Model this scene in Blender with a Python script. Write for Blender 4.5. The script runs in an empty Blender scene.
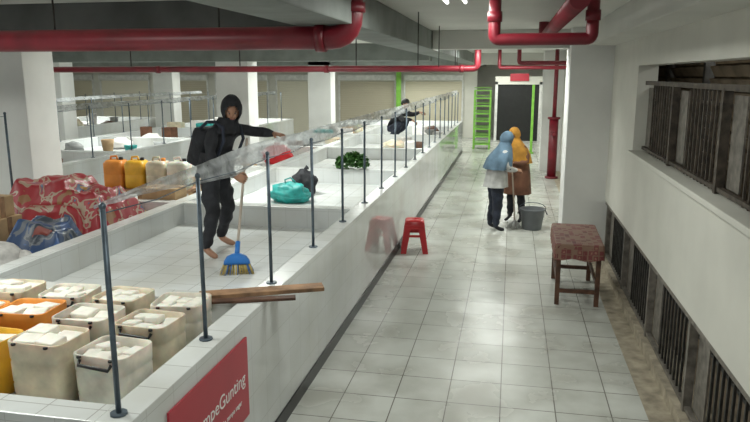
import bpy, bmesh, math, random
from mathutils import Vector, Matrix, noise
random.seed(4)
scene=bpy.context.scene
scene.view_settings.view_transform='Standard'
# ------------------------------------------------------------ materials
MC={}
def nt(name):
    m=bpy.data.materials.new(name); m.use_nodes=True
    t=m.node_tree; b=t.nodes['Principled BSDF']; return m,t,b
def mat(name,col,rough=.6,metal=0,var=.12,scale=6,bump=.0,trans=0,alpha=1,emit=None,spec=None,sss=0):
    if name in MC: return MC[name]
    m,t,b=nt(name)
    b.inputs['Roughness'].default_value=rough; b.inputs['Metallic'].default_value=metal
    b.inputs['Transmission Weight'].default_value=trans
    if sss:
        b.inputs['Subsurface Weight'].default_value=sss; b.inputs['Subsurface Scale'].default_value=.02
    if spec is not None: b.inputs['Specular IOR Level'].default_value=spec
    tc=t.nodes.new('ShaderNodeNewGeometry'); n=t.nodes.new('ShaderNodeTexNoise')
    n.inputs['Scale'].default_value=scale; n.inputs['Detail'].default_value=5
    t.links.new(tc.outputs['Position'],n.inputs['Vector'])
    r=t.nodes.new('ShaderNodeValToRGB')
    r.color_ramp.elements[0].position=.3; r.color_ramp.elements[1].position=.7
    r.color_ramp.elements[0].color=tuple(max(0,c*(1-var*1.5)) for c in col)+(1,)
    r.color_ramp.elements[1].color=tuple(min(1,c*(1+var)) for c in col)+(1,)
    t.links.new(n.outputs['Fac'],r.inputs['Fac']); t.links.new(r.outputs['Color'],b.inputs['Base Color'])
    if bump:
        bp=t.nodes.new('ShaderNodeBump'); bp.inputs['Strength'].default_value=min(1,bump); bp.inputs['Distance'].default_value=.02 if bump<.5 else .05
        t.links.new(n.outputs['Fac'],bp.inputs['Height']); t.links.new(bp.outputs['Normal'],b.inputs['Normal'])
    if emit:
        b.inputs['Emission Color'].default_value=tuple(col)+(1,); b.inputs['Emission Strength'].default_value=emit
    if alpha<1: b.inputs['Alpha'].default_value=alpha
    MC[name]=m; return m
def tilemat(name,kind,size,c1,c2,mc,rough=.15,mortar=.004,wav=.08,dirt=.25,off=(0,0),spec=.5):
    m,t,b=nt(name); b.inputs['Specular IOR Level'].default_value=spec
    g=t.nodes.new('ShaderNodeNewGeometry'); sp=t.nodes.new('ShaderNodeSeparateXYZ'); cb=t.nodes.new('ShaderNodeCombineXYZ')
    t.links.new(g.outputs['Position'],sp.inputs[0])
    if kind=='h':
        t.links.new(sp.outputs[0],cb.inputs[0]); t.links.new(sp.outputs[1],cb.inputs[1])
    else:
        a=t.nodes.new('ShaderNodeMath'); a.operation='ADD'
        t.links.new(sp.outputs[0],a.inputs[0]); t.links.new(sp.outputs[1],a.inputs[1])
        t.links.new(a.outputs[0],cb.inputs[0]); t.links.new(sp.outputs[2],cb.inputs[1])
    k=t.nodes.new('ShaderNodeTexBrick'); k.offset=0; k.squash=1
    k.inputs['Scale'].default_value=1; k.inputs['Brick Width'].default_value=size; k.inputs['Row Height'].default_value=size
    k.inputs['Mortar Size'].default_value=mortar; k.inputs['Mortar Smooth'].default_value=.2
    k.inputs['Color1'].default_value=c1+(1,); k.inputs['Color2'].default_value=c2+(1,); k.inputs['Mortar'].default_value=mc+(1,)
    va=t.nodes.new('ShaderNodeVectorMath'); va.operation='ADD'; va.inputs[1].default_value=(off[0],off[1],0)
    t.links.new(cb.outputs[0],va.inputs[0]); t.links.new(va.outputs[0],k.inputs['Vector'])
    n=t.nodes.new('ShaderNodeTexNoise'); n.inputs['Scale'].default_value=1.7; n.inputs['Detail'].default_value=7
    t.links.new(g.outputs['Position'],n.inputs['Vector'])
    r=t.nodes.new('ShaderNodeValToRGB'); r.color_ramp.elements[0].position=.35; r.color_ramp.elements[1].position=.62
    d=1-dirt; r.color_ramp.elements[0].color=(d,d*.98,d*.94,1); r.color_ramp.elements[1].color=(1,1,1,1)
    t.links.new(n.outputs['Fac'],r.inputs['Fac'])
    mx=t.nodes.new('ShaderNodeMix'); mx.data_type='RGBA'; mx.blend_type='MULTIPLY'; mx.inputs['Factor'].default_value=1
    t.links.new(k.outputs['Color'],mx.inputs[6]); t.links.new(r.outputs['Color'],mx.inputs[7]); t.links.new(mx.outputs[2],b.inputs['Base Color'])
    rr=t.nodes.new('ShaderNodeMapRange'); rr.inputs[3].default_value=rough*1.8; rr.inputs[4].default_value=rough*.8
    t.links.new(n.outputs['Fac'],rr.inputs[0]); t.links.new(rr.outputs[0],b.inputs['Roughness'])
    n2=t.nodes.new('ShaderNodeTexNoise'); n2.inputs['Scale'].default_value=3.5; n2.inputs['Detail'].default_value=2
    t.links.new(g.outputs['Position'],n2.inputs['Vector'])
    ad=t.nodes.new('ShaderNodeMath'); ad.operation='MULTIPLY_ADD'; ad.inputs[1].default_value=-.12
    t.links.new(k.outputs['Fac'],ad.inputs[0]); t.links.new(n2.outputs['Fac'],ad.inputs[2])
    bp=t.nodes.new('ShaderNodeBump'); bp.inputs['Strength'].default_value=wav; bp.inputs['Distance'].default_value=.05
    t.links.new(ad.outputs[0],bp.inputs['Height']); t.links.new(bp.outputs['Normal'],b.inputs['Normal'])
    return m
FLOOR=tilemat('floor_tile','h',.41,(.64,.65,.61),(.57,.58,.54),(.20,.19,.17),.20,.005,.10,.30)
TW=tilemat('stall_wall_tile','v',.25,(.66,.68,.68),(.63,.65,.65),(.50,.50,.49),.03,.002,.012,.12,spec=.95)
TH=tilemat('stall_top_tile','h',.25,(.74,.76,.76),(.70,.72,.72),(.42,.42,.41),.16,.003,.05,.16)
WALL=mat('wall_paint',(.64,.63,.57),.8,var=.06,scale=1.5,bump=.05)
COLM=mat('column_paint',(.74,.74,.72),.7,var=.05,scale=2,bump=.04)
CEIL=mat('ceiling_paint',(.60,.60,.56),.85,var=.06,scale=1.2)
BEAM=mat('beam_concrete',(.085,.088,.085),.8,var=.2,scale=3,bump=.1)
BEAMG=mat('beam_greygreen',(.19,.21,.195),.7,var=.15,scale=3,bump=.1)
BLK=mat('black_base',(.012,.012,.013),.35,var=.2)
RED=mat('pipe_red',(.18,.010,.020),.4,var=.2,scale=5)
STEEL=mat('pole_steel',(.10,.13,.16),.45,.5,var=.25,scale=12)
DKM=mat('dark_metal',(.045,.042,.038),.5,.4,var=.4,scale=14)
LTM=mat('grey_metal',(.20,.18,.155),.5,.3,var=.3,scale=14)
RUST=mat('brown_metal',(.085,.068,.052),.6,.2,var=.4,scale=14)
CONC=mat('raw_concrete',(.38,.33,.25),.9,var=.25,scale=9,bump=.3)
BROWN=mat('outer_brown',(.27,.215,.155),.85,var=.25,scale=4,bump=.1)
SKIN=mat('skin',(.36,.19,.12),.55,var=.08,scale=20,sss=.05)
HAIR=mat('hair_black',(.012,.010,.010),.5)
EYEW=mat('eye_white',(.55,.52,.48),.3,var=0)
LIP=mat('lip',(.25,.08,.07),.5,var=.05)
BLACKC=mat('cloth_black',(.018,.019,.024),.8,var=.4,scale=7,bump=.9)
NAVY=mat('cloth_navy',(.020,.026,.044),.8,var=.4,scale=7,bump=.8)
WOOD=mat('wood_plank',(.30,.17,.09),.7,var=.35,scale=9,bump=.2)
WOODD=mat('wood_dark',(.10,.045,.025),.6,var=.35,scale=10,bump=.2)
CARD=mat('cardboard',(.42,.28,.15),.85,var=.15,scale=7)
YEL=mat('plastic_yellow',(.74,.40,.03),.4,var=.15,sss=.1)
ORG=mat('plastic_orange',(.75,.27,.04),.4,var=.12)
MILK=mat('plastic_milky',(.62,.55,.41),.35,var=.22,scale=7,bump=.05,sss=.35)
MILK2=mat('plastic_milky_clear',(.66,.63,.54),.35,var=.2,scale=7,bump=.05,sss=.35)
TOFU=mat('tofu_white',(.82,.79,.71),.5,var=.10,scale=11,bump=.1,sss=.2)
GREEN=mat('paint_green',(.20,.48,.06),.5)
TEAL=mat('plastic_teal',(.02,.32,.30),.5,var=.3,scale=9,bump=.3)
# ------------------------------------------------------------ mesh builder
class MB:
    def __init__(s,name): s.bm=bmesh.new(); s.mats=[]; s.name=name
    def mi(s,m):
        if m not in s.mats: s.mats.append(m)
        return s.mats.index(m)
    def add(s,me,m,M=None,smooth=True,matf=None):
        n0=len(s.bm.faces); v0=len(s.bm.verts)
        s.bm.from_mesh(me); s.bm.faces.ensure_lookup_table(); s.bm.verts.ensure_lookup_table()
        if M is not None:
            for v in s.bm.verts[v0:]: v.co=M@v.co
        for f in s.bm.faces[n0:]:
            f.smooth=smooth
            f.material_index=s.mi(matf(f.calc_center_median()) if matf else m)
    def boxc(s,c,size,m,R=None,bev=0,mtop=None,smooth=False):
        t=bmesh.new(); bmesh.ops.create_cube(t,size=1)
        for v in t.verts: v.co=Vector((v.co.x*size[0],v.co.y*size[1],v.co.z*size[2]))
        if bev: bmesh.ops.bevel(t,geom=t.edges[:],offset=bev,segments=2,affect='EDGES',profile=.6)
        M=Matrix.Translation(Vector(c))@(R.to_4x4() if R is not None else Matrix())
        i=s.mi(m); j=s.mi(mtop) if mtop else i
        vm={}
        for v in t.verts: vm[v]=s.bm.verts.new(M@v.co)
        for f in t.faces:
            nf=s.bm.faces.new([vm[v] for v in f.verts]); nf.material_index=j if abs(f.normal.z)>.7 else i; nf.smooth=smooth
        t.free()
    def box(s,x0,x1,y0,y1,z0,z1,m,bev=0,mtop=None):
        s.boxc(((x0+x1)/2,(y0+y1)/2,(z0+z1)/2),(x1-x0,y1-y0,z1-z0),m,None,bev,mtop)
    def rings(s,rs,m,cap0=True,cap1=True,smooth=True):
        i=s.mi(m); V=[[s.bm.verts.new(Vector(p)) for p in r] for r in rs]; n=len(rs[0])
        for a,b in zip(V,V[1:]):
            for k in range(n):
                f=s.bm.faces.new((a[k],a[(k+1)%n],b[(k+1)%n],b[k])); f.material_index=i; f.smooth=smooth
        if cap0: f=s.bm.faces.new(V[0][::-1]); f.material_index=i
        if cap1: f=s.bm.faces.new(V[-1]); f.material_index=i
    def tube(s,P,r,m,n=10,round_end=False):
        P=[Vector(p) for p in P]
        if not isinstance(r,(list,tuple)): r=[r]*len(P)
        r=list(r)
        if round_end:
            d=(P[-1]-P[-2]).normalized(); e=P[-1]; rr=r[-1]
            P+= [e+d*rr*.6,e+d*rr*.95]; r+=[rr*.8,rr*.3]
        u=None; rs=[]
        for i,p in enumerate(P):
            a=P[max(0,i-1)]; b=P[min(len(P)-1,i+1)]; t=(b-a).normalized()
            if u is None:
                u=t.cross(Vector((0,0,1)) if abs(t.z)<.9 else Vector((1,0,0))).normalized()
            else: u=(u-t*u.dot(t)).normalized()
            w=t.cross(u); rs.append([p+(u*math.cos(2*math.pi*k/n)+w*math.sin(2*math.pi*k/n))*r[i] for k in range(n)])
        s.rings(rs,m)
    def ell(s,c,rad,m,R=None,seg=16,rng=10,noise_a=0,noise_s=3,seed=0,flat=None):
        t=bmesh.new(); bmesh.ops.create_uvsphere(t,u_segments=seg,v_segments=rng,radius=1)
        M=Matrix.Translation(Vector(c))@(R.to_4x4() if R is not None else Matrix())
        vm={}; i=s.mi(m)
        for v in t.verts:
            q=v.co.copy()
            if noise_a: q*=1+noise_a*noise.noise(q*noise_s+Vector((seed,seed*1.7,0)))
            q=Vector((q.x*rad[0],q.y*rad[1],q.z*rad[2]))
            if flat is not None and q.z<-flat: q.z=-flat
            vm[v]=s.bm.verts.new(M@q)
        for f in t.faces:
            nf=s.bm.faces.new([vm[v] for v in f.verts]); nf.material_index=i; nf.smooth=True
        t.free()
    def make(s,loc=(0,0,0),rotz=0,parent=None):
        me=bpy.data.meshes.new(s.name); bmesh.ops.recalc_face_normals(s.bm,faces=s.bm.faces[:])
        s.bm.to_mesh(me); s.bm.free()
        for m in s.mats: me.materials.append(m)
        o=bpy.data.objects.new(s.name,me); scene.collection.objects.link(o)
        o.location=loc; o.rotation_euler=(0,0,rotz)
        if parent: o.parent=parent
        return o
def simple(name,x0,x1,y0,y1,z0,z1,m,bev=0):
    b=MB(name); b.box(x0,x1,y0,y1,z0,z1,m,bev); return b.make()
def rrect(cx,cy,z,w,d,r,n=4):
    pts=[]
    for qx,qy,a0 in ((1,1,0),(-1,1,90),(-1,-1,180),(1,-1,270)):
        for k in range(n+1):
            a=math.radians(a0+90*k/n)
            pts.append((cx+qx*(w/2-r)+r*math.cos(a),cy+qy*(d/2-r)+r*math.sin(a),z))
    return pts
def ering(c,rx,ry,n=32,amp=0,k=7,ph=0):
    out=[]
    for i in range(n):
        a=2*math.pi*i/n; w=1+amp*math.sin(k*a+ph)
        out.append((c[0]+rx*w*math.cos(a),c[1]+ry*w*math.sin(a),c[2]))
    return out
def corner_path(P,r,n=5):
    P=[Vector(p) for p in P]; out=[P[0]]
    for a,b,c in zip(P,P[1:],P[2:]):
        d1=(a-b).normalized(); d2=(c-b).normalized(); s=b+d1*r; e=b+d2*r
        for k in range(n+1):
            t=k/n; out.append(s*(1-t)**2+b*2*t*(1-t)+e*t*t)
    out.append(P[-1]); return out
# ------------------------------------------------------------ shell
simple('floor',-22,1.08,-3,30,-.1,0,FLOOR)
simple('floor_strip_concrete',1.08,1.5,-3,30,-.1,0,CONC)
simple('ground_outer',1.5,3.4,-3,30,-.12,-.02,BROWN)
simple('ceiling',-22,3.4,-3,30,3.12,3.25,CEIL)
simple('wall_back',-22,3.4,30,30.2,-.1,3.25,WALL)
simple('wall_left',-22.2,-22,-3,30.2,-.1,3.25,WALL)
b=MB('wall_right')
b.box(1.3,1.5,-3,9.6,.82,1.70,WALL)
b.box(1.3,1.5,-3,9.6,2.60,3.12,WALL)
b.box(1.3,1.5,7.75,9.6,1.70,2.60,WALL)
b.box(1.3,1.5,10.3,30,0,3.12,WALL)
b.box(1.26,1.5,-3,9.6,0,.10,CONC)
b.box(1.25,1.52,-3,7.75,1.66,1.705,WALL,.008)
b.make()
simple('column_right',.745,1.5,9.6,10.3,0,3.12,COLM,.012)
simple('column_right_far',.78,1.3,18.5,19.1,0,3.12,COLM,.012)
simple('wall_outer',3.2,3.4,-3,30,-.1,3.12,BROWN)
for i,(x,y) in enumerate([(-6.16,7.0),(-6.16,13.7),(-6.16,20.4),(-12.0,9.5),(-12.0,15.7),(-12.0,21.6),(-18,20.4)]):
    x0=x-.35 if i==0 else x; x1=x+.72-(.06 if i==0 else 0)
    c=MB('column_%d'%(i+1)); c.box(x0,x1,y,y+.55,0,3.12,COLM,.015); c.box(x0-.02,x1+.02,y-.02,y+.57,0,.12,BLK); c.make()
# beams
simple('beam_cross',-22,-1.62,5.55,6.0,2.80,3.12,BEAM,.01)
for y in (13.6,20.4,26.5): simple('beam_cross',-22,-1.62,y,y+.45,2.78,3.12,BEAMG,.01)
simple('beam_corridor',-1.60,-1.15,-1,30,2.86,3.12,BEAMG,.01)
simple('beam_edge',.95,1.30,-3,9.58,2.88,3.12,CEIL,.01)
simple('beam_corridor_cross',-1.14,.94,9.9,10.2,2.86,3.12,CEIL,.01)
simple('beam_corridor_cross',-1.14,1.28,20.2,20.6,2.80,3.12,CEIL,.01)
# ------------------------------------------------------------ louver rails on the right
def guard(name,y0,y1,zb,zt,x,rail,bar):
    b=MB(name)
    b.boxc((x,(y0+y1)/2,zt),(.055,y1-y0,.04),rail); b.boxc((x,(y0+y1)/2,zb+.03),(.04,y1-y0,.03),rail)
    b.boxc((x+.035,(y0+y1)/2,zt-.12),(.012,y1-y0,.02),bar)
    y=y0+.03; k=0
    while y<y1:
        if k%14==0: b.boxc((x,y,(zb+zt)/2),(.06,.05,zt-zb),rail)
        elif k%14<10: b.boxc((x,y,(zb+zt)/2),(.016,.018,zt-zb),bar)
        elif k%14==12: b.boxc((x+.03,y,(zb+zt)/2),(.012,.26,(zt-zb)*.86),LTM)
        y+=.105; k+=1
    return b.make()
guard('guard_railing_lower',.5,9.55,.10,.80,1.33,LTM,DKM)
guard('guard_railing_upper',.5,7.7,1.71,2.42,1.40,RUST,RUST)
b=MB('louver_screen')
for s0 in range(0,6):
    ya=.6+s0*1.9
    for z in [1.5+.13*k for k in range(10)]:
        b.boxc((2.1,ya+.85,z),(.015,1.7,.12),BROWN,Matrix.Rotation(math.radians(-28),3,'Y'))
    b.box(2.05,2.15,ya-.08,ya,-.02,3.11,DKM)
    for z in [.05+.15*k for k in range(8)]:
        b.boxc((2.1,ya+.85,z),(.015,1.7,.07),BROWN)
b.make()
# ------------------------------------------------------------ stall islands
def island(name,x0,x1,y0,y1,div,mid=None,end=True):
    b=MB(name); t=.16
    b.box(x0+t,x1-t,y0+t,y1-t,0,.80,TW,0,TH)
    for xa in (x0,x1-t): b.box(xa,xa+t,y0,y1,0,1.04,TW,.006,TH)
    b.box(x0+t,x1-t,y0,y0+t,0,1.04,TW,.006,TH); b.box(x0+t,x1-t,y1-t,y1,0,1.04,TW,.006,TH)
    if mid: b.box(mid-t/2,mid+t/2,y0+t,y1-t,.79,1.04,TW,.006,TH)
    for y in div: b.box(x0+t,x1-t,y-.08,y+.08,.79,1.035,TW,.006,TH)
    b.box(x1-.002,x1+.012,y0,y1,0,.11,BLK); b.box(x0-.012,x0+.002,y0,y1,0,.11,BLK)
    return b.make()
island('market_stall_row',-5.38,-1.55,2.40,22.4,[4.1,7.3,10.5,13.7,16.9,20.0],mid=-3.80)
island('market_stall_row',-10.0,-7.3,3.0,22.4,[6.0,9,12,15,18])
island('market_stall_row',-15.2,-12.2,3.0,22.4,[6,10,14,18])
def railrow(name,x,ys,zt=1.95,z0=1.04):
    b=MB(name)
    for y in ys:
        b.tube([(x,y,z0),(x,y,zt)],.0125,STEEL,8); b.tube([(x,y,z0),(x,y,z0+.010)],.038,STEEL,10)
        b.ell((x,y,zt),(.016,.016,.016),STEEL,seg=8,rng=6)
    for a,c in zip(ys,ys[1:]):
        b.tube([(x,a,zt-.03),(x,(a+c)/2,zt-.05),(x,c,zt-.03)],.0028,STEEL,6)
    return b.make()
YS=[2.48,3.36]+[4.44+1.06*k for k in range(17)]
railrow('stall_railing',-1.64,YS,1.97)
railrow('stall_railing',-7.38,[3.2+1.3*k for k in range(15)],1.95)
railrow('stall_railing',-9.92,[3.2+1.3*k for k in range(15)],1.95)
railrow('stall_railing',-5.30,[4.2,5.3,6.4],2.1)
railrow('stall_railing',-12.3,[3.2+1.5*k for k in range(13)],1.95)
# plastic sheet
def plasticmat():
    m,t,b=nt('clear_plastic_sheet')
    b.inputs['Base Color'].default_value=(.42,.44,.45,1); b.inputs['Roughness'].default_value=.38
    tr=t.nodes.new('ShaderNodeBsdfTransparent'); tr.inputs[0].default_value=(.92,.93,.93,1)
    n=t.nodes.new('ShaderNodeTexNoise'); n.inputs['Scale'].default_value=6; n.inputs['Detail'].default_value=7; n.inputs['Distortion'].default_value=.8
    g=t.nodes.new('ShaderNodeNewGeometry'); t.links.new(g.outputs['Position'],n.inputs['Vector'])
    r=t.nodes.new('ShaderNodeMapRange'); r.inputs[1].default_value=.35; r.inputs[2].default_value=.65; r.inputs[3].default_value=.38; r.inputs[4].default_value=.80
    mx=t.nodes.new('ShaderNodeMixShader'); t.links.new(n.outputs['Fac'],r.inputs[0]); t.links.new(r.outputs[0],mx.inputs[0])
    bp=t.nodes.new('ShaderNodeBump'); bp.inputs['Strength'].default_value=.8; bp.inputs['Distance'].default_value=.04
    t.links.new(n.outputs['Fac'],bp.inputs['Height']); t.links.new(bp.outputs['Normal'],b.inputs['Normal'])
    t.links.new(tr.outputs[0],mx.inputs[1]); t.links.new(b.outputs[0],mx.inputs[2])
    o=t.nodes['Material Output']; t.links.new(mx.outputs[0],o.inputs[0]); return m
PLA=plasticmat()
def sheet(name,x,y0,y1,zt,h=.17,side=.05,taper=1.3):
    b=MB(name); n=int((y1-y0)/.05); m=8; i=b.mi(PLA); V=[]
    for a in range(n+1):
        y=y0+(y1-y0)*a/n; row=[]
        tp=min(1,.15+.85*(y-y0)/taper)
        ph=noise.noise(Vector((y*.9,0,x))); ph2=noise.noise(Vector((y*1.9,3,x)))
        for k in range(m+1):
            v=k/m
            xx=x-side*tp+side*1.2*tp*v+.016*tp*noise.noise(Vector((y*2.2,v*3,1)))+.007*math.sin(v*12+y*4+2*ph2)*tp
            zz=zt+.075*tp-(h*tp*(1+.4*ph2))*v+.014*ph*tp+.004*noise.noise(Vector((y*9,v*3,7)))
            row.append(b.bm.verts.new((xx,y,zz)))
        V.append(row)
    for a in range(n):
        for k in range(m):
            f=b.bm.faces.new((V[a][k],V[a][k+1],V[a+1][k+1],V[a+1][k])); f.material_index=i; f.smooth=True
    return b.make()
sheet('plastic_sheet',-1.665,2.46,21.6,1.965,.125,.03,1.5)
sheet('plastic_sheet',-7.40,8,21,1.93,.10,.04)
sheet('plastic_sheet',-9.94,8,21,1.93,.08,.04)
# ------------------------------------------------------------ sign on stall
SR=mat('sign_red',(.44,.03,.05),.35,var=.08,scale=2)
SW=mat('sign_white',(.85,.82,.80),.4,var=.02)
root=MB('stall_signboard'); root.box(-1.548,-1.536,2.72,3.70,.42,.93,SR,.002); sg=root.make()
def text(body,y,z,size,name):
    c=bpy.data.curves.new(name,'FONT'); c.body=body; c.size=size; c.extrude=.001
    o=bpy.data.objects.new(name,c); scene.collection.objects.link(o)
    o.rotation_euler=(math.pi/2,0,math.pi/2); o.location=(-1.534,y,z); c.materials.append(SW)
    bpy.context.view_layer.update()
    me=bpy.data.meshes.new_from_object(o.evaluated_get(bpy.context.evaluated_depsgraph_get()))
    p=bpy.data.objects.new(name,me); scene.collection.objects.link(p); p.matrix_world=o.matrix_world.copy(); p.parent=sg
    bpy.data.objects.remove(o)
text('TempeGunting',2.93,.655,.118,'lettering')
text('aneka tempe segar',3.24,.545,.045,'small_lettering')
# ------------------------------------------------------------ pipes
def pipe(name,P,r,elbow=.12,fl=()):
    b=MB(name); b.tube(corner_path(P,elbow),r,RED,16)
    for p,d in fl:
        p=Vector(p); d=Vector(d)*.035; b.tube([p-d,p+d],r*1.22,RED,16)
    return b.make()
X1=(1,0,0);Z1=(0,0,1)
pipe('sprinkler_pipe_large',[(-14,5.0,2.77),(-1.17,5.0,2.77),(-1.17,5.0,3.12)],.085,.16,[((-1.40,5,2.77),X1),((-1.17,5,2.98),Z1),((-4.4,5,2.77),X1)])
pipe('sprinkler_pipe',[(-16,11.0,2.59),(-.55,11.0,2.60),(-.55,11.0,3.12)],.05,.08,[((-3,11,2.595),X1),((-6,11,2.592),X1),((-.8,11,2.6),X1)])
pipe('sprinkler_pipe',[(-.14,5.0,3.12),(-.14,5.0,2.745),(.52,5.0,2.745),(.52,5.0,3.12)],.042,.04,[((-.14,5,2.9),Z1),((.52,5,2.9),Z1)])
pipe('sprinkler_pipe',[(.36,4.2,2.93),(.34,8.6,2.93),(.34,8.6,3.12)],.06,.1)
pipe('sprinkler_pipe',[(-.3,15.5,3.12),(-.3,15.5,2.66),(1.2,15.5,2.66),(1.2,15.5,3.12)],.04,.05)
pipe('sprinkler_pipe',[(.1,13.2,3.12),(.1,13.2,2.72),(1.2,13.2,2.72),(1.2,13.2,3.12)],.04,.05)
b=MB('hydrant_standpipe'); b.tube([(1.02,17.2,0),(1.02,17.2,1.45)],.11,RED,16); b.tube([(1.02,17.2,1.45),(1.02,17.2,1.5)],.15,RED,16)
b.tube([(1.02,17.2,0),(1.02,17.2,.05)],.16,RED,16); b.tube([(1.02,17.2,1.1),(1.02,16.95,1.1)],.05,RED,10); b.tube([(1.02,17.2,1.5),(1.02,17.2,3.12)],.05,RED,10); b.make()
b=MB('pipe_hanger_rods')
for x in (-2.2,-3.6,-5.2,-6.8): b.tube([(x,5,2.855),(x,5,3.12)],.008,DKM,6)
for x in (-.9,-2.5,-4.5,-6.5): b.tube([(x,11,2.65),(x,11,3.12)],.01,DKM,6)
for y in (7,9,12): b.tube([(-.95,y,2.6),(-.95,y,3.12)],.006,DKM,6)
b.make()
# ------------------------------------------------------------ lamps: ceiling tubes of the hall, plus some added fill units
LAMPM=mat('tube_glow',(1,.98,.94),.5,var=0,emit=2.5)
WH=mat('lamp_housing',(.7,.7,.68),.5)
def lamp(x,y,e,along='Y'):
    b=MB('fluorescent_or_fill_lamp'); L=1.2
    sx,sy=(.30,L) if along=='Y' else (L,.30)
    b.box(x-sx/2,x+sx/2,y-sy/2,y+sy/2,3.07,3.12,WH,.006)
    d=L/2-.03
    for o in (-.07,.07):
        p=[(x+o,y-d,3.05),(x+o,y+d,3.05)] if along=='Y' else [(x-d,y+o,3.05),(x+d,y+o,3.05)]
        b.tube(p,.014,LAMPM,10)
    b.make()
    l=bpy.data.lights.new('lamp_light','AREA'); l.shape='RECTANGLE'; l.size=sx; l.size_y=sy; l.energy=e*.92; l.color=(.96,1,.94)
    o=bpy.data.objects.new('lamp_light',l); scene.collection.objects.link(o); o.location=(x,y,3.03)
for y,e in ((1.4,30),(4.9,38)): lamp(-.45,y,e)
for y,e in ((10.45,62),(14.5,72),(21.0,85),(25.5,70)): lamp(-.3,y,e,'X')
for y,e in ((3.2,66),(8.9,105),(14.4,100),(18.2,80),(21.2,100),(26.0,60)): lamp(-3.6,y,e,'X')  # rearmost unit is an added fill to brighten the back shutters
for y,e in ((3.6,90),(7.8,95),(14.6,120),(21.4,150)): lamp(-8.4,y,e,'X')  # nearest unit is an added fill for the front of the left column
for y,e in ((8,110),(14.8,130),(21.6,190)): lamp(-15.5,y,e,'X')
lamp(2.45,3.5,16); lamp(2.45,7.5,16)  # invented pair outside, added to brighten the view through the right openings
# ------------------------------------------------------------ back wall shops
SHUT=[mat('shutter_beige',(.62,.57,.44),.6,var=.02,scale=1),mat('shutter_cream',(.74,.70,.58),.6,var=.02,scale=1),mat('shutter_tan',(.52,.47,.36),.6,var=.02,scale=1)]
def shutter(name,x0,x1,y,z1,m):
    b=MB(name); z=0
    while z<z1-.05:
        b.box(x0,x1,y-.03,y,z,z+.085,m,.008); z+=.09
    b.box(x0-.06,x0,y-.07,y,0,z1+.1,WH); b.box(x1,x1+.06,y-.07,y,0,z1+.1,WH); b.box(x0-.06,x1+.06,y-.16,y,z1,z1+.22,WH,.01)
    return b.make()
k=0
for x in [-21+2.75*i for i in range(7)]:
    shutter('roller_shutter_door',x+.2,x+2.5,27.99,2.3,SHUT[k%3]); k+=1
simple('wall_shopfront',-22,-1.4,28.0,28.2,0,3.12,WALL)
simple('green_post_cladding',-4.62,-4.44,27.60,27.75,0,3.1,GREEN)
b=MB('green_post_cladding'); b.box(.62,.70,22.6,22.7,0,2.2,GREEN,.005); b.box(.58,.74,22.55,22.75,0,.05,GREEN,.005); b.make()
for y in [6+3.1*i for i in range(7)]:
    b=MB('roller_shutter_door'); z=0
    while z<2.3: b.box(-21.98,-21.94,y,y+2.6,z,z+.09,SHUT[1],.01); z+=.095
    b.make()
b=MB('doorway_dark'); b.box(-.55,1.0,27.0,27.2,0,2.15,BLK); b.box(-.65,-.55,26.9,27.25,0,2.25,WH); b.box(1.0,1.1,26.9,27.25,0,2.25,WH); b.box(-.65,1.1,26.9,27.25,2.15,2.45,WALL)
b.box(-.1,.6,26.85,26.9,2.28,2.56,SR,.004); b.make()
b=MB('display_rack')
for x in (-1.25,-.72):
    for y in (23.6,24.1): b.box(x-.025,x+.025,y-.025,y+.025,0,2.0,GREEN)
for z in [.15+.26*i for i in range(8)]:
    b.box(-1.27,-.70,23.58,24.12,z,z+.035,GREEN)
    for y in (23.58,24.1): b.box(-1.27,-.70,y,y+.02,z+.1,z+.12,GREEN)
b.make()
# ------------------------------------------------------------ containers
def container(name,x,y,z,w,d,h,m,fill,rot=0,seed=0):
    rnd=random.Random(seed); b=MB(name); r=.045
    L=[rrect(0,0,0,w*.90,d*.90,r),rrect(0,0,.02,w*.95,d*.95,r),rrect(0,0,h*.30,w*.97,d*.97,r),rrect(0,0,h*.33,w*.95,d*.95,r),rrect(0,0,h*.36,w*.97,d*.97,r),rrect(0,0,h*.66,w*.98,d*.98,r),rrect(0,0,h*.69,w*.96,d*.96,r),rrect(0,0,h*.72,w*.985,d*.985,r),rrect(0,0,h-.004,w,d,r),
       rrect(0,0,h,w-.004,d-.004,r),rrect(0,0,h-.002,w-.018,d-.018,r),rrect(0,0,h-.09,w-.02,d-.02,r)]
    b.rings(L,m,True,False)
    lv=rnd.uniform(.03,.07)
    b.rings([rrect(0,0,h-lv-.005,w-.016,d-.016,r),rrect(0,0,h-lv,w-.03,d-.03,r)],fill)
    nx=rnd.choice((2,3))
    for i in range(nx):
        for jn in range(2):
            b.boxc(((i-(nx-1)/2)*w*.86/nx+rnd.uniform(-.01,.01),(jn-.5)*d*.42+rnd.uniform(-.012,.012),h-lv+.012+rnd.uniform(-.012,.02)),(w*.78/nx,d*.36,.045),fill,Matrix.Rotation(rnd.uniform(-.3,.3),3,'Z')@Matrix.Rotation(rnd.uniform(-.18,.18),3,'X'),.01,smooth=True)
    if seed%3!=1:
        zz=h-.045
        b.tube([(-w*.30,-d*.5-.002,zz+.02),(-w*.28,-d*.5-.022,zz),(w*.28,-d*.5-.022,zz-.008),(w*.30,-d*.5-.002,zz+.015)],.009,BLK,8)
    for q in (-1,1): b.tube([(q*w*.30,-d*.5-.006,h*.96),(q*w*.30,-d*.5-.006,h*.99)],.012,BLK,8)
    return b.make((x,y,z),rot)
cols=[-1.97,-2.36,-2.75,-3.14,-3.50]
rows=[3.00,3.37,3.74]
kk=0
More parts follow.
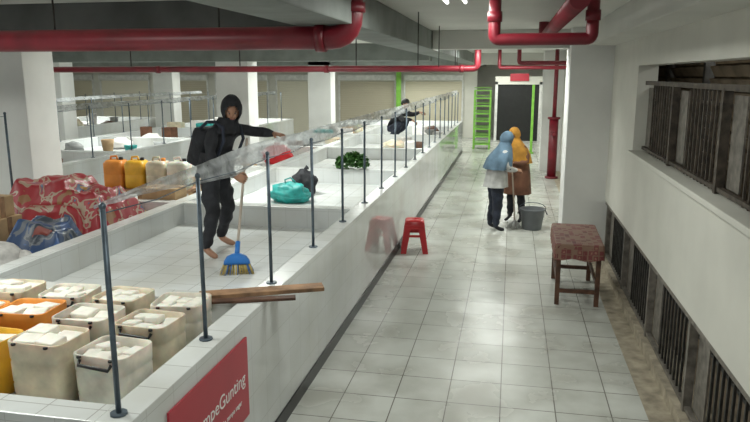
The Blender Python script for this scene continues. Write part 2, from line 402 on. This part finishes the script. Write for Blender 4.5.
for j,y in enumerate(rows):
    for i,x in enumerate(cols):
        m=MILK if (i+j)%2 else MILK2
        if (j,i)==(0,2): m=YEL
        if (j,i) in ((1,2),(1,3)): m=ORG
        container('tofu_container',x+random.uniform(-.015,.015),y+random.uniform(-.012,.012),.801,random.uniform(.30,.335),.28,random.uniform(.31,.36),m,TOFU,random.uniform(-.12,.12),kk); kk+=1
def plank(p,q,w,t,name='wood_plank',m=WOOD):
    p=Vector(p);q=Vector(q); d=q-p; b=MB(name)
    R=Matrix.Rotation(math.atan2(d.y,d.x),3,'Z')
    b.boxc((p+q)/2,(d.length,w,t),m,R,.004); return b.make()
plank((-2.00,4.03,1.056),(-1.24,4.38,1.056),.12,.028)
plank((-1.92,3.93,1.0735-.022),(-1.36,4.13,1.0735-.022),.07,.018,m=WOODD)
# ------------------------------------------------------------ red stool
RP=mat('plastic_red',(.55,.015,.02),.3,var=.08)
b=MB('plastic_stool')
b.rings([rrect(0,0,.40,.285,.285,.05),rrect(0,0,.455,.265,.265,.05),rrect(0,0,.47,.245,.245,.045),rrect(0,0,.47,.06,.06,.02),rrect(0,0,.455,.055,.055,.02)],RP,False,True)
for sx in (-1,1):
    for sy in (-1,1):
        top=Vector((sx*.115,sy*.115,.45)); bot=Vector((sx*.175,sy*.175,0))
        rs=[]
        for t in (0,.5,1):
            c=top.lerp(bot,t); w=.08*(1-.3*t)
            rs.append([c+Vector(v) for v in ((sx*.02,sy*.02,0),(sx*.02,-sy*w,0),(sx*.008,-sy*w,0),(sx*.004,sy*.004,0),(-sx*w,sy*.008,0),(-sx*w,sy*.02,0))])
        b.rings(rs,RP,smooth=False)
for z,hw in ((.25,.145),(.35,.135),(.385,.135)):
    for a in range(4):
        R=Matrix.Rotation(a*math.pi/2,3,'Z'); b.boxc(R@Vector((0,hw+.006,z)),(hw*2,.008,.035),RP,R,.003)
b.make((-1.31,9.5,0),.15)
# ------------------------------------------------------------ cloth covered bench table
def clothmat():
    m,t,b=nt('patterned_tablecloth'); b.inputs['Roughness'].default_value=.7
    g=t.nodes.new('ShaderNodeNewGeometry')
    v=t.nodes.new('ShaderNodeTexVoronoi'); v.inputs['Scale'].default_value=18; v.distance='CHEBYCHEV'; v.inputs['Randomness'].default_value=.25
    t.links.new(g.outputs['Position'],v.inputs['Vector'])
    r=t.nodes.new('ShaderNodeValToRGB'); r.color_ramp.interpolation='CONSTANT'; e=r.color_ramp.elements
    e[0].position=0; e[0].color=(.28,.14,.10,1); e[1].position=.25; e[1].color=(.17,.04,.04,1)
    x=e.new(.42); x.color=(.22,.13,.09,1); x=e.new(.55); x.color=(.12,.03,.03,1)
    t.links.new(v.outputs['Distance'],r.inputs['Fac']); t.links.new(r.outputs['Color'],b.inputs['Base Color']); return m
CL=clothmat()
b=MB('cloth_covered_bench_table'); W,D,H=.50,1.10,.70
for sx in (-1,1):
    for sy in (-1,1): b.boxc((sx*(W/2-.04),sy*(D/2-.05),H/2-.02),(.05,.05,H-.04),WOODD,None,.004)
for sy in (-1,1):
    b.boxc((0,sy*(D/2-.05),.16),(W-.1,.03,.045),WOODD,None,.003); b.boxc((0,sy*(D/2-.05),H-.12),(W-.1,.025,.09),WOODD,None,.003)
for sx in (-1,1):
    b.boxc((sx*(W/2-.04),0,.24),(.03,D-.12,.045),WOODD,None,.003); b.boxc((sx*(W/2-.04),0,H-.12),(.025,D-.12,.09),WOODD,None,.003)
b.boxc((0,0,H-.045),(W,D,.03),WOODD,None,.003)
def wr(z,e,amp,ph):
    R=rrect(0,0,z,W+e,D+e,.025,4); out=[]
    for a,c in zip(R,R[1:]+R[:1]):
        n=12 if (Vector(a)-Vector(c)).length>.1 else 1
        for k in range(n):
            p=Vector(a).lerp(Vector(c),k/n); q=Vector((p.x,p.y,0)).normalized()
            w=amp*math.sin(p.x*38+p.y*31+ph); out.append((p.x+q.x*w,p.y+q.y*w,z+(amp*1.2*math.sin(p.x*21+p.y*17) if amp>.004 else 0)))
    return out
b.rings([wr(H-.17,.035,.009,.3),wr(H-.08,.03,.006,.3),wr(H-.02,.02,.002,0),wr(H-.004,.008,0,0),wr(H,-.02,0,0)],CL,False,True)
b.make((.79,7.98,0),-.02)
GP=mat('plastic_grey',(.12,.13,.14),.45)
b=MB('waste_tub')
b.rings([ering((0,0,0),.15,.15),ering((0,0,.02),.155,.155),ering((0,0,.32),.20,.20),ering((0,0,.325),.215,.215),ering((0,0,.345),.215,.215),ering((0,0,.345),.195,.195),ering((0,0,.06),.145,.145)],GP,True,True)
for sx in (-1,1): b.tube([(sx*.21,-.05,.31),(sx*.235,-.04,.26),(sx*.235,.04,.26),(sx*.21,.05,.31)],.009,GP,8)
b.tube([(.215*math.cos(a),.04,.34+.10*math.sin(a)) for a in [math.pi*k/10 for k in range(11)]],.006,STEEL,6)
b.make((.40,11.30,0))
# ------------------------------------------------------------ people
def skin_mesh(verts,edges,radii,root=0,sub=2):
    me=bpy.data.meshes.new('t'); me.from_pydata(verts,edges,[]); o=bpy.data.objects.new('t',me); scene.collection.objects.link(o)
    md=o.modifiers.new('s','SKIN'); md.use_smooth_shade=True; md.branch_smoothing=.6
    sv=me.skin_vertices[0].data
    for i,r in enumerate(radii):
        sv[i].radius=r if isinstance(r,tuple) else (r,r); sv[i].use_root=(i==root)
    s=o.modifiers.new('u','SUBSURF'); s.levels=sub; s.render_levels=sub
    dg=bpy.context.evaluated_depsgraph_get(); dg.update()
    out=bpy.data.meshes.new_from_object(o.evaluated_get(dg)); bpy.data.objects.remove(o); return out
def frame(d,pal):
    Y=Vector(d).normalized(); Z=-Vector(pal); Z=(Z-Y*Z.dot(Y)).normalized(); X=Y.cross(Z); return X,Y,Z
def hand(b,wrist,d,pal,side,curl,m,s=1.0):
    X,Y,Z=frame(d,pal); w=Vector(wrist); th=-1 if side=='R' else 1
    P=lambda x,y,z: w+(X*x+Y*y+Z*z)*s
    rs=[]
    for y,hw,ht in ((-.02,.024,.02),(0,.026,.02),(.03,.036,.018),(.06,.041,.016),(.085,.038,.013),(.092,.030,.009)):
        rs.append([P(hw*math.cos(a),y,ht*math.sin(a)) for a in [2*math.pi*k/14 for k in range(14)]])
    b.rings(rs,m)
    for k,(fx,L) in enumerate(((.029,.070),(.0097,.079),(-.0097,.073),(-.029,.056))):
        x=th*fx; p=Vector((x,.078,0)); pts=[P(*p)]; a=curl*.35
        for sg,f in ((.42,1),(.32,1),(.26,.7)):
            p=p+Vector((x*.08,math.cos(a),-math.sin(a)))*L*sg*1.0; pts.append(P(*p)); a+=curl*f
        b.tube(pts,[.0095*s,.009*s,.008*s,.0068*s],m,8,True)
    p0=Vector((th*.026,.018,-.004)); p1=p0+Vector((th*.026,.026,-.008)); p2=p1+Vector((th*(.012-.012*curl),.028,-.010-.012*curl)); p3=p2+Vector((th*(.003-.016*curl),.02,-.006-.010*curl))
    b.tube([P(*q) for q in (p0,p1,p2,p3)],[.013*s,.011*s,.0095*s,.0075*s],m,8,True)
def head(b,c,R,skin,s=1.0):
    t=bmesh.new(); bmesh.ops.create_uvsphere(t,u_segments=40,v_segments=28,radius=1)
    for v in t.verts:
        x,y,z=v.co
        X=x*.074;Y=y*.092;Z=z*.112
        if z<0: X*=1-.30*(-z)**1.6; Y*= (1-.30*(-z)) if y<0 else (1-.05*(-z))
        if y>0:
            Y+=.022*math.exp(-((x/.13)**2+((z+.16)/.15)**2)); Y+=.010*math.exp(-((x/.09)**2+((z-.02)/.16)**2))
            Y-=.010*math.exp(-(((abs(x)-.36)/.17)**2+((z-.04)/.11)**2)); Y+=.006*math.exp(-((x/.25)**2+((z+.47)/.08)**2)); Y+=.006*math.exp(-((x/.25)**2+((z+.8)/.15)**2))
            Y+=.004*math.exp(-(((z-.22)/.08)**2))*(1 if abs(x)<.6 else 0)
        v.co=(X,Y,Z)
    me=bpy.data.meshes.new('h'); t.to_mesh(me); t.free()
    M=Matrix.Translation(Vector(c))@R.to_4x4()@Matrix.Scale(s,4)
    b.add(me,skin,M)
    T=lambda x,y,z: M@Vector((x,y,z))
    for sx in (-1,1):
        b.ell(T(sx*.028,.074,.003),(.0125*s,.009*s,.0052*s),EYEW,R,10,8); b.ell(T(sx*.028,.0815,.002),(.0055*s,.003*s,.0050*s),HAIR,R,8,6)
        b.tube([T(sx*.015,.083,.008),T(sx*.028,.084,.0105),T(sx*.041,.076,.007)],.0022*s,HAIR,6)
        b.tube([T(sx*.014,.086,.021),T(sx*.028,.085,.026),T(sx*.044,.074,.021)],.0028*s,HAIR,6)
        b.ell(T(sx*.075,-.008,-.005),(.009*s,.018*s,.03*s),skin,R,10,8)
    b.tube([T(-.022,.078,-.052),T(0,.089,-.050),T(.022,.078,-.052)],.0038*s,LIP,8)
def shell(b,c,R,m,rad,opening,s=1.0,off=(0,-.008,.008)):
    t=bmesh.new(); bmesh.ops.create_uvsphere(t,u_segments=36,v_segments=26,radius=1)
    dl=[f for f in t.faces if opening(f.calc_center_median())]; bmesh.ops.delete(t,geom=dl,context='FACES')
    for v in t.verts:
        k=1+.03*noise.noise(v.co*3); v.co=Vector((v.co.x*rad[0]*k+off[0],v.co.y*rad[1]*k+off[1],v.co.z*rad[2]*k+off[2]))
    me=bpy.data.meshes.new('s'); t.to_mesh(me); t.free()
    b.add(me,m,Matrix.Translation(Vector(c))@R.to_4x4()@Matrix.Scale(s,4))
def person(name,loc,fwd,J,top,bottom,foot,s=1.0,headR=None,gear=None,gearm=None,hands=None,extra=None,fat=1.0,leg=1.0,hj=1.0):
    b=MB(name); V=[];E=[];Rd=[];L=[]
    def a(p,r,par=None,lab=None):
        V.append(tuple(p));Rd.append(r)
        if par is not None: E.append((par,len(V)-1)); L.append((par,len(V)-1,lab))
        return len(V)-1
    g=lambda k:Vector(J[k])
    pel=a(g('pelvis'),.125*fat)
    mid=g('pelvis').lerp(g('chest'),.5); sp=a(mid,.115*fat,pel,'top'); ch=a(g('chest'),.13*fat,sp,'top')
    nb=a(g('neck'),.062,ch,'top'); nt_=a(g('neck').lerp(g('head'),.55),.05,nb,'skin')
    for q in 'LR':
        sh=a(g('sh'+q),.068*fat,ch,'top'); ma=a(g('sh'+q).lerp(g('el'+q),.5),.056*fat,sh,'top'); el=a(g('el'+q),.049*fat,ma,'top')
        fa=a(g('el'+q).lerp(g('wr'+q),.4),.046*fat,el,'top'); wr_=a(g('wr'+q).lerp(g('el'+q),.08),.034,fa,'top'); a(g('wr'+q),.024,wr_,'skin')
        hp=a(g('hip'+q),.088*fat,pel,'bot'); mt=a(g('hip'+q).lerp(g('kn'+q),.5),.080*fat*leg,hp,'bot'); kn=a(g('kn'+q),.060*fat*leg,mt,'bot')
        cf=a(g('kn'+q).lerp(g('an'+q),.35),.058*fat*leg,kn,'bot'); an=a(g('an'+q)+Vector((0,0,.05)),.048*leg,cf,'bot'); an2=a(g('an'+q),.036,an,'foot')
        bl=a(g('an'+q).lerp(g('toe'+q),.65)*1.0-Vector((0,0,.01)),.033,an2,'foot'); a(g('toe'+q),.022,bl,'foot')
    me=skin_mesh(V,E,Rd,0,2)
    mm={'top':top,'bot':bottom,'skin':SKIN,'foot':foot}
    def mf(c):
        best=None;bd=9
        for i,j,l in L:
            p=Vector(V[i]);q=Vector(V[j]);d=q-p;t=max(0,min(1,(c-p).dot(d)/max(1e-9,d.length_squared)));dist=(c-p-d*t).length-min(Rd[i],Rd[j])*.8
            if dist<bd: bd=dist;best=l
        return mm[best]
    # gentle cloth folds on garment area
    for v in me.vertices:
        c=v.co; lab=mf(c)
        if lab in (top,bottom): v.co=c+v.normal*(.010*noise.noise(Vector((c.x*9,c.y*9,c.z*16)))+.006*math.sin(c.z*42+c.x*20+3*noise.noise(c*6)))
    b.add(me,None,None,True,mf)
    hR=headR or Matrix.Identity(3)
    head(b,J['head'],hR,SKIN)
    for q in 'LR':
        d=(hands or {}).get(q) or (g('wr'+q)-g('el'+q),(0,0,-1),.5)
        hand(b,g('wr'+q),d[0],d[1],q,d[2],SKIN,1.0)
    if gear=='hood':
        shell(b,J['head'],hR,gearm,(.100,.118,.135),lambda c:c.y>.30 and (c.x/.66)**2+((c.z+.10)/.68)**2<1)
        n=g('neck'); h=g('head')
        b.rings([ering(n+Vector((0,-.03,-.09)),.165,.12,32,.03),ering(n+Vector((0,-.015,-.03)),.128,.112,32,.04),ering(n+Vector((0,-.005,.02)),.10,.105,32,.03),ering(h.lerp(n,.55)+Vector((0,-.01,0)),.088,.095)],gearm,False,False)
    if gear=='cap':
        shell(b,J['head'],hR,gearm,(.086,.104,.124),lambda c:c.z<.12 or (c.y>.3 and c.z<.35)) 
        shell(b,J['head'],hR,HAIR,(.080,.098,.116),lambda c:c.y>.15 or c.z<-.35)
    if gear=='hijab':
        shell(b,J['head'],hR,gearm,(.098,.112,.130),lambda c:c.y>.25 and (c.x/.62)**2+((c.z+.05)/.66)**2<1)
        n=g('neck'); h=g('head'); ch_=g('chest'); p=g('pelvis')
        lo=ch_.lerp(p,.55)
        rs=[ering(h+Vector((0,-.015,-.045)),.090,.100,40),ering(n.lerp(h,.45)+Vector((0,-.005,0)),.094,.105,40,.02),ering(n+Vector((0,0,.0)),.145,.135,40,.03),
            ering(n.lerp(ch_,.45),.225*hj,.165*hj,40,.03,9,1),ering(ch_,.255*hj,.20*hj,40,.045,9,1.3),ering(ch_.lerp(p,.35)+Vector((0,0,0)),.27*hj,.215*hj,40,.06,9,1.6),ering(lo,.275*hj,.22*hj,40,.08,9,1.8)]
        b.rings(rs,gearm,False,False)
    if extra: extra(b)
    M=Matrix.Scale(s,4)
    for v in b.bm.verts: v.co=M@v.co
    return b.make(loc,math.atan2(-fwd[0],fwd[1]))
Jm=dict(pelvis=(0,-.02,.83),chest=(0,.11,1.12),neck=(0,.18,1.27),head=(.02,.25,1.40),
 shL=(-.18,.13,1.22),shR=(.18,.14,1.21),elL=(-.27,.33,1.17),wrL=(-.24,.55,1.17),elR=(.27,.18,.96),wrR=(.14,.36,.80),
 hipL=(-.10,-.03,.78),hipR=(.10,-.01,.78),knL=(-.17,.0,.43),knR=(.18,.11,.43),anL=(-.23,-.15,.075),anR=(.22,.04,.075),toeL=(-.26,.0,.024),toeR=(.24,.19,.024))
Rm=Matrix.Rotation(math.radians(-48),3,'Z')@Matrix.Rotation(math.radians(-26),3,'X')
def mext(b):
    R=Matrix.Rotation(math.radians(-20),3,'X')
    b.boxc((0,-.11,1.04),(.29,.18,.38),BLACKC,R,.06,smooth=True); b.boxc((0,-.205,.97),(.22,.07,.20),NAVY,R,.03,smooth=True)
    for sx in (-.115,.115):
        b.tube([(sx,-.06,1.22),(sx,.03,1.285),(sx,.13,1.29),(sx*1.1,.225,1.24),(sx*1.25,.245,1.12),(sx*1.3,.16,.96),(sx*1.1,-.04,.90)],.016,NAVY,8)
    b.rings([ering((0,.05,1.0),.175,.15,32,.02),ering((0,.02,.88),.185,.16,32,.04),ering((0,-.01,.76),.185,.165,32,.05)],BLACKC,False,False)
person('man_sweeping',(-2.77,6.05,.80),(.96,-.28),Jm,BLACKC,BLACKC,SKIN,.99,Rm,'hood',BLACKC,
  {'L':((.15,.9,-.1),(0,0,-1),.7),'R':((-.35,.8,-.35),(-.8,-.2,-.2),1.25)},mext,1.12,1.08)
BLUE=mat('plastic_blue',(.02,.16,.50),.45); BR=mat('bristle_straw',(.50,.38,.13),.8); STK=mat('broom_stick',(.50,.42,.35),.5)
b=MB('push_broom'); p0=Vector((-2.31,5.42,.98)); p1=Vector((-2.47,6.14,1.90))
b.tube([p0,p1],.0125,STK,10,True); b.tube([p0+(p0-p1).normalized()*.05,p0+(p1-p0).normalized()*.10],.022,BLUE,10)
hd=p0+(p0-p1).normalized()*.05
Rz=Matrix.Rotation(.35,3,'Z')
b.rings([[hd+Rz@Vector((p[0],p[1],z)) for p in rrect(0,0,0,w,d,.018)] for z,w,d in ((.035,.07,.04),(.01,.17,.06),(-.03,.22,.07),(-.055,.23,.07))],BLUE)
for i in range(220):
    u=random.uniform(-.11,.11);v=random.uniform(-.028,.028); q=hd+Rz@Vector((u,v,-.05)); e=hd+Rz@Vector((u*1.35,v*2.4-.01,0)); e.z=.803
    b.tube([q,e],[.004,.0026],BLUE if i%4==0 else BR,4)
b.make()
def std(lean=0,ex={}):
    J=dict(pelvis=(0,0,.90),chest=(0,.02+lean*.5,1.20),neck=(0,.03+lean,1.36),head=(0,.05+lean*1.3,1.51),
     shL=(-.155,.02+lean*.8,1.30),shR=(.155,.02+lean*.8,1.30),elL=(-.22,.08,1.06),elR=(.22,.08,1.06),wrL=(-.14,.31,1.02),wrR=(.14,.31,1.02),
     hipL=(-.09,0,.86),hipR=(.09,0,.86),knL=(-.10,.03,.47),knR=(.10,.02,.47),anL=(-.10,-.03,.075),anR=(.12,-.01,.075),toeL=(-.12,.12,.024),toeR=(.14,.14,.024))
    J.update(ex); return J
HB=mat('hijab_blue',(.09,.15,.21),.85,var=.25,scale=7,bump=.2); HY=mat('hijab_mustard',(.46,.22,.03),.85,var=.25,scale=7,bump=.2)
WSH=mat('shirt_greywhite',(.46,.46,.45),.85,var=.2,scale=10,bump=.2); BRN=mat('dress_brown',(.16,.07,.04),.85,var=.25,scale=8,bump=.2)
def tunic(m,z1,w1):
    def f(b): b.rings([ering((0,.03,1.18),.195,.15,36,.02),ering((0,.02,1.0),.21,.165,36,.03),ering((0,.01,.86),.225,.185,36,.04),ering((0,0,z1),w1,w1*.85,36,.06)],m,False,False)
    return f
person('woman_blue_hijab',(-.22,11.1,0),(.85,.35),std(.10),WSH,NAVY,BLACKC,.985,Matrix.Rotation(math.radians(-24),3,'X'),'hijab',HB,
  {'L':((.2,.9,-.2),(.6,0,-.8),.9),'R':((-.2,.9,-.2),(-.6,0,-.8),.9)},tunic(WSH,.74,.235),1.2,1.2,1.0)
person('woman_mustard_hijab',(.14,11.85,0),(-.45,-.75),std(.08,dict(wrL=(-.06,.27,1.05),wrR=(.10,.30,.84))),BRN,BLACKC,BLACKC,1.0,Matrix.Rotation(math.radians(-22),3,'X'),'hijab',HY,
  {'L':((.4,.7,-.1),(0,.6,-.6),1.2),'R':((-.3,.8,-.2),(-.7,0,-.4),1.2)},tunic(BRN,.50,.25),1.15,1.1,.92)
b=MB('mop'); b.tube([(.12,11.30,.12),(.02,11.52,1.25)],.012,STK,8,True)
for i in range(40):
    a=random.uniform(0,6.28); r=random.uniform(.04,.13); b.tube([(.12,11.30,.14),(.12+r*.6*math.cos(a),11.29+r*.6*math.sin(a),.08),(.12+r*math.cos(a),11.29+r*math.sin(a),.008)],[.008,.008,.006],WSH,5)
b.make()
Jc=dict(pelvis=(0,0,.28),chest=(0,.22,.58),neck=(0,.30,.72),head=(0,.37,.84),shL=(-.16,.24,.66),shR=(.16,.24,.66),elL=(-.24,.45,.60),elR=(.24,.42,.52),
 wrL=(-.18,.66,.66),wrR=(.18,.62,.50),hipL=(-.09,.02,.26),hipR=(.09,.02,.26),knL=(-.16,.38,.44),knR=(.16,.38,.44),anL=(-.13,.06,.075),anR=(.13,.06,.075),toeL=(-.15,.2,.024),toeR=(.15,.2,.024))
person('man_crouching',(-3.10,17.6,.80),(.95,-.25),Jc,BLACKC,NAVY,SKIN,1.15,Matrix.Rotation(math.radians(-25),3,'X'),'cap',HAIR,
  {'L':((.1,.9,-.1),(0,0,-1),.6),'R':((-.1,.8,-.4),(0,0,-1),.6)},None,1.15)
# ------------------------------------------------------------ goods
def tarpmat(name,cols,sc=3.2):
    m,t,b=nt(name); b.inputs['Roughness'].default_value=.4
    g=t.nodes.new('ShaderNodeNewGeometry'); v=t.nodes.new('ShaderNodeTexNoise'); v.inputs['Scale'].default_value=sc; v.inputs['Detail'].default_value=2.5; v.inputs['Distortion'].default_value=.6
    t.links.new(g.outputs['Position'],v.inputs['Vector']); r=t.nodes.new('ShaderNodeValToRGB'); r.color_ramp.interpolation='CONSTANT'
    e=r.color_ramp.elements; e[0].position=0;e[0].color=cols[0]+(1,); e[1].position=.38;e[1].color=cols[1]+(1,)
    for k,c in enumerate(cols[2:]): x=e.new(.53+.05*k); x.color=c+(1,)
    t.links.new(v.outputs['Fac'],r.inputs['Fac']); t.links.new(r.outputs['Color'],b.inputs['Base Color']); return m
def drape(name,x0,x1,y0,y1,z0,boxes,m,seed=0):
    # cloth laid over boxes: height = max of box tops with sloping skirts and crisp folds
    b=MB(name); n=64;i=b.mi(m);V=[]
    for a in range(n+1):
        row=[]
        for c in range(n+1):
            X=x0+(x1-x0)*a/n;Y=y0+(y1-y0)*c/n; z=z0
            for (bx,by,hx,hy,h) in boxes:
                d=max(abs(X-bx)-hx,abs(Y-by)-hy,0); z=max(z,z0+h-d*2.2)
            q=X*3.1+Y*2.3+1.5*noise.noise(Vector((X*2,Y*2,seed)))
            tri=abs((q*1.3)%2-1)
            lift=min(1,(z-z0)*6+.15)
            z+=lift*(.045*tri+.04*noise.noise(Vector((X*5,Y*5,seed+2)))+.015*noise.noise(Vector((X*14,Y*12,seed+4))))
            sh=.03*noise.noise(Vector((X*4,Y*4,seed+9)))
            row.append(b.bm.verts.new((X+sh,Y+sh,max(z0+.003,z))))
        V.append(row)
    for a in range(n):
        for c in range(n):
            f=b.bm.faces.new((V[a][c],V[a+1][c],V[a+1][c+1],V[a][c+1])); f.material_index=i; f.smooth=True
    return b.make()
TR=tarpmat('tarp_red_print',[(.30,.15,.07),(.36,.03,.04),(.44,.33,.25),(.38,.04,.05),(.08,.13,.22),(.45,.24,.06)],4.5)
TB=tarpmat('tarp_blue_print',[(.03,.08,.22),(.03,.06,.14),(.14,.15,.17),(.05,.06,.08),(.02,.03,.05),(.2,.05,.04)],5)
SK=mat('sack_white',(.50,.48,.46),.7,var=.2,scale=14,bump=.3)
drape('printed_tarp_cover',-5.20,-3.95,5.95,6.95,.80,[(-4.85,6.50,.28,.25,.58),(-4.42,6.45,.22,.25,.48),(-4.2,6.5,.12,.3,.36),(-4.6,6.2,.3,.12,.34)],TR,1)
drape('goods_under_blue_tarp',-4.62,-3.93,5.2,5.85,.80,[(-4.3,5.55,.18,.14,.32),(-4.1,5.45,.1,.1,.25)],TB,4)
b=MB('goods_crate_stack'); 
for (x,y,z,w,d,h) in ((-4.95,5.62,.8,.45,.36,.35),(-4.97,5.6,1.15,.40,.32,.20)):
    b.box(x-w/2,x+w/2,y-d/2,y+d/2,z,z+h,CARD,.01); b.box(x-w/2-.004,x+w/2+.004,y-.03,y+.03,z,z+h+.003,WOOD)
b.make()
b=MB('filled_sack'); b.ell((0,0,.14),(.40,.26,.17),SK,None,28,18,.22,2.2,3,.14); b.ell((.38,.05,.16),(.08,.06,.07),SK,None,12,8,.3,4,1); b.make((-4.42,4.86,.80),.1)
b=MB('filled_sack'); b.ell((0,0,.16),(.26,.22,.20),SK,None,28,18,.22,2.2,8,.16); b.make((-4.95,5.05,.80),-.4)
def jerrycan(x,y,z,m,rot=0,s=1):
    b=MB('jerrycan'); w,d,h=.27*s,.24*s,.36*s
    b.rings([rrect(0,0,0,w*.92,d*.92,.04),rrect(0,0,.02,w,d,.045),rrect(0,0,h*.48,w,d,.045),rrect(0,0,h*.5,w*.97,d*.97,.045),rrect(0,0,h*.52,w,d,.045),rrect(0,0,h*.88,w,d,.045),rrect(0,0,h*.97,w*.85,d*.8,.045),rrect(0,0,h,w*.7,d*.6,.03)],m)
    b.tube([(-w*.28,0,h*.97),(-w*.24,0,h+.04),(w*.05,0,h+.045),(w*.1,0,h*.97)],.014,m,8); b.tube([(w*.27,0,h*.97),(w*.27,0,h+.035)],.028,BLK if m!=MILK else ORG,12)
    return b.make((x,y,z),rot)
b=MB('wooden_crate')
b.box(-5.2,-4.0,7.75,8.25,1.02,1.06,WOOD,.004)
for x in (-5.16,-4.6,-4.04):
    for y in (7.8,8.2): b.box(x-.03,x+.03,y-.03,y+.03,.80,1.02,WOOD)
b.make()
for i,(x,m) in enumerate(((-5.04,ORG),(-4.74,YEL),(-4.44,MILK),(-4.15,MILK2))): jerrycan(x,8.0,1.061,m,random.uniform(-.15,.15))
b=MB('cardboard_box'); b.box(-.22,.22,-.18,.18,0,.24,CARD,.006); b.boxc((-.27,0,.23),(.12,.36,.006),CARD,Matrix.Rotation(.4,3,'Y')); b.boxc((.27,0,.23),(.12,.36,.006),CARD,Matrix.Rotation(-.4,3,'Y')); b.boxc((0,0,.242),(.44,.05,.004),WOOD); b.make((-4.3,9.1,.80),.1)
b=MB('cardboard_box'); b.box(-.22,.22,-.15,.15,0,.36,CARD,.006); b.boxc((0,0,.362),(.44,.05,.004),WOOD); b.make((-4.14,7.56,.80),.0)
b=MB('teal_plastic_bag'); b.ell((0,0,.11),(.27,.20,.15),TEAL,None,28,18,.35,2.5,3,.11); b.tube([(-.06,0,.22),(-.08,.02,.30),(0,.02,.33),(.07,.0,.28),(.05,0,.22)],.012,TEAL,8); b.make((-2.92,8.75,.80))
b=MB('black_plastic_bag'); b.ell((0,0,.16),(.19,.17,.19),BLACKC,None,28,18,.3,2.5,6,.16); b.tube([(0,0,.32),(.02,0,.37),(.05,.02,.39)],[.045,.02,.04],BLACKC,8); b.make((-2.92,9.4,.80))
LEAF=mat('leaf_green',(.04,.13,.02),.6,var=.5,scale=20); b=MB('leafy_vegetable_bunch'); i=b.mi(LEAF)
for k in range(420):
    th=random.uniform(0,6.28);ph=random.uniform(0,1.45);r=random.uniform(.7,1)
    c=Vector((.30*r*math.cos(th)*math.cos(ph),.17*r*math.sin(th)*math.cos(ph),.02+.24*r*math.sin(ph)))
    R=Matrix.Rotation(random.uniform(0,6.28),3,'Z')@Matrix.Rotation(random.uniform(-1,1),3,'X'); w=random.uniform(.02,.035);l=w*1.9
    vs=[b.bm.verts.new(c+R@Vector(p)) for p in ((0,-l,0),(w,-l*.2,.008),(w*.7,l*.6,.004),(0,l,-.01),(-w*.7,l*.6,.004),(-w,-l*.2,.008))]
    for v in vs: v.co.z=max(.002,v.co.z)
    f=b.bm.faces.new(vs); f.material_index=i
for k in range(16): a=random.uniform(-.08,.08); b.tube([(-.25,a,.03),(0,a*.5,.06),(.2,a,.08)],.008,LEAF,6)
b.make((-2.45,10.5,1.035))
b=MB('red_bag'); b.ell((0,0,.15),(.30,.20,.22),RP,None,24,16,.3,2.5,2,.15); b.tube([(-.08,0,.3),(-.05,0,.4),(.05,0,.4),(.08,0,.3)],.012,RP,8); b.make((-4.45,12.6,.80))
MUT=mat('plastic_muted',(.33,.34,.34),.6); MUT2=mat('cloth_grey',(.20,.20,.19),.8)
PAL=[CARD,SK,SK,MUT,MUT,MILK,MUT2,BRN,WOODD,SW,SW,TEAL]
def clutter(name,x0,x1,y0,y1,n,z,seed,hm=.35):
    r=random.Random(seed); b=MB(name)
    for k in range(n):
        x=r.uniform(x0,x1);y=r.uniform(y0,y1);m=r.choice(PAL);w=r.uniform(.1,.25);d=r.uniform(.1,.22);h=r.uniform(.12,hm); t=r.random()
        if t<.45: b.boxc((x,y,z+h/2),(2*w,2*d,h),m,Matrix.Rotation(r.uniform(-.4,.4),3,'Z'),.01)
        elif t<.75: b.ell((x,y,z+h*.45),(w*1.2,d*1.2,h*.55),m,None,18,12,.3,2.5,k,h*.45)
        else: b.rings([ering((x,y,z),.1,.1,16),ering((x,y,z+h),.14,.14,16),ering((x,y,z+h),.12,.12,16),ering((x,y,z+.03),.09,.09,16)],m)
    return b.make()
clutter('stall_goods',-5.0,-4.2,10.8,12.0,4,.80,1,.25)
clutter('stall_goods',-5.0,-4.1,14.6,16.6,5,.80,2,.25)
clutter('stall_goods',-2.8,-2.0,14.6,16.3,4,.80,3,.3)
clutter('stall_goods',-2.6,-1.95,18.9,19.8,6,.80,7,.4)
clutter('stall_goods',-5.0,-4.1,17.2,19.8,6,.80,4)
clutter('stall_goods',-9.6,-7.7,9.3,21,24,.80,5,.4)
clutter('stall_goods',-14.8,-12.6,10.3,21,26,.80,6,.5)
# ------------------------------------------------------------ world & camera
w=bpy.data.worlds.new('w'); scene.world=w; w.use_nodes=True
w.node_tree.nodes['Background'].inputs[0].default_value=(.84,.90,.90,1); w.node_tree.nodes['Background'].inputs[1].default_value=.5
cd=bpy.data.cameras.new('camera'); co=bpy.data.objects.new('camera',cd); scene.collection.objects.link(co); scene.camera=co
cd.sensor_width=36; cd.lens=680/750*36; cd.clip_start=.05
co.location=(0,0,2.5); co.rotation_euler=(math.radians(90-11.3),0,math.radians(11.26))
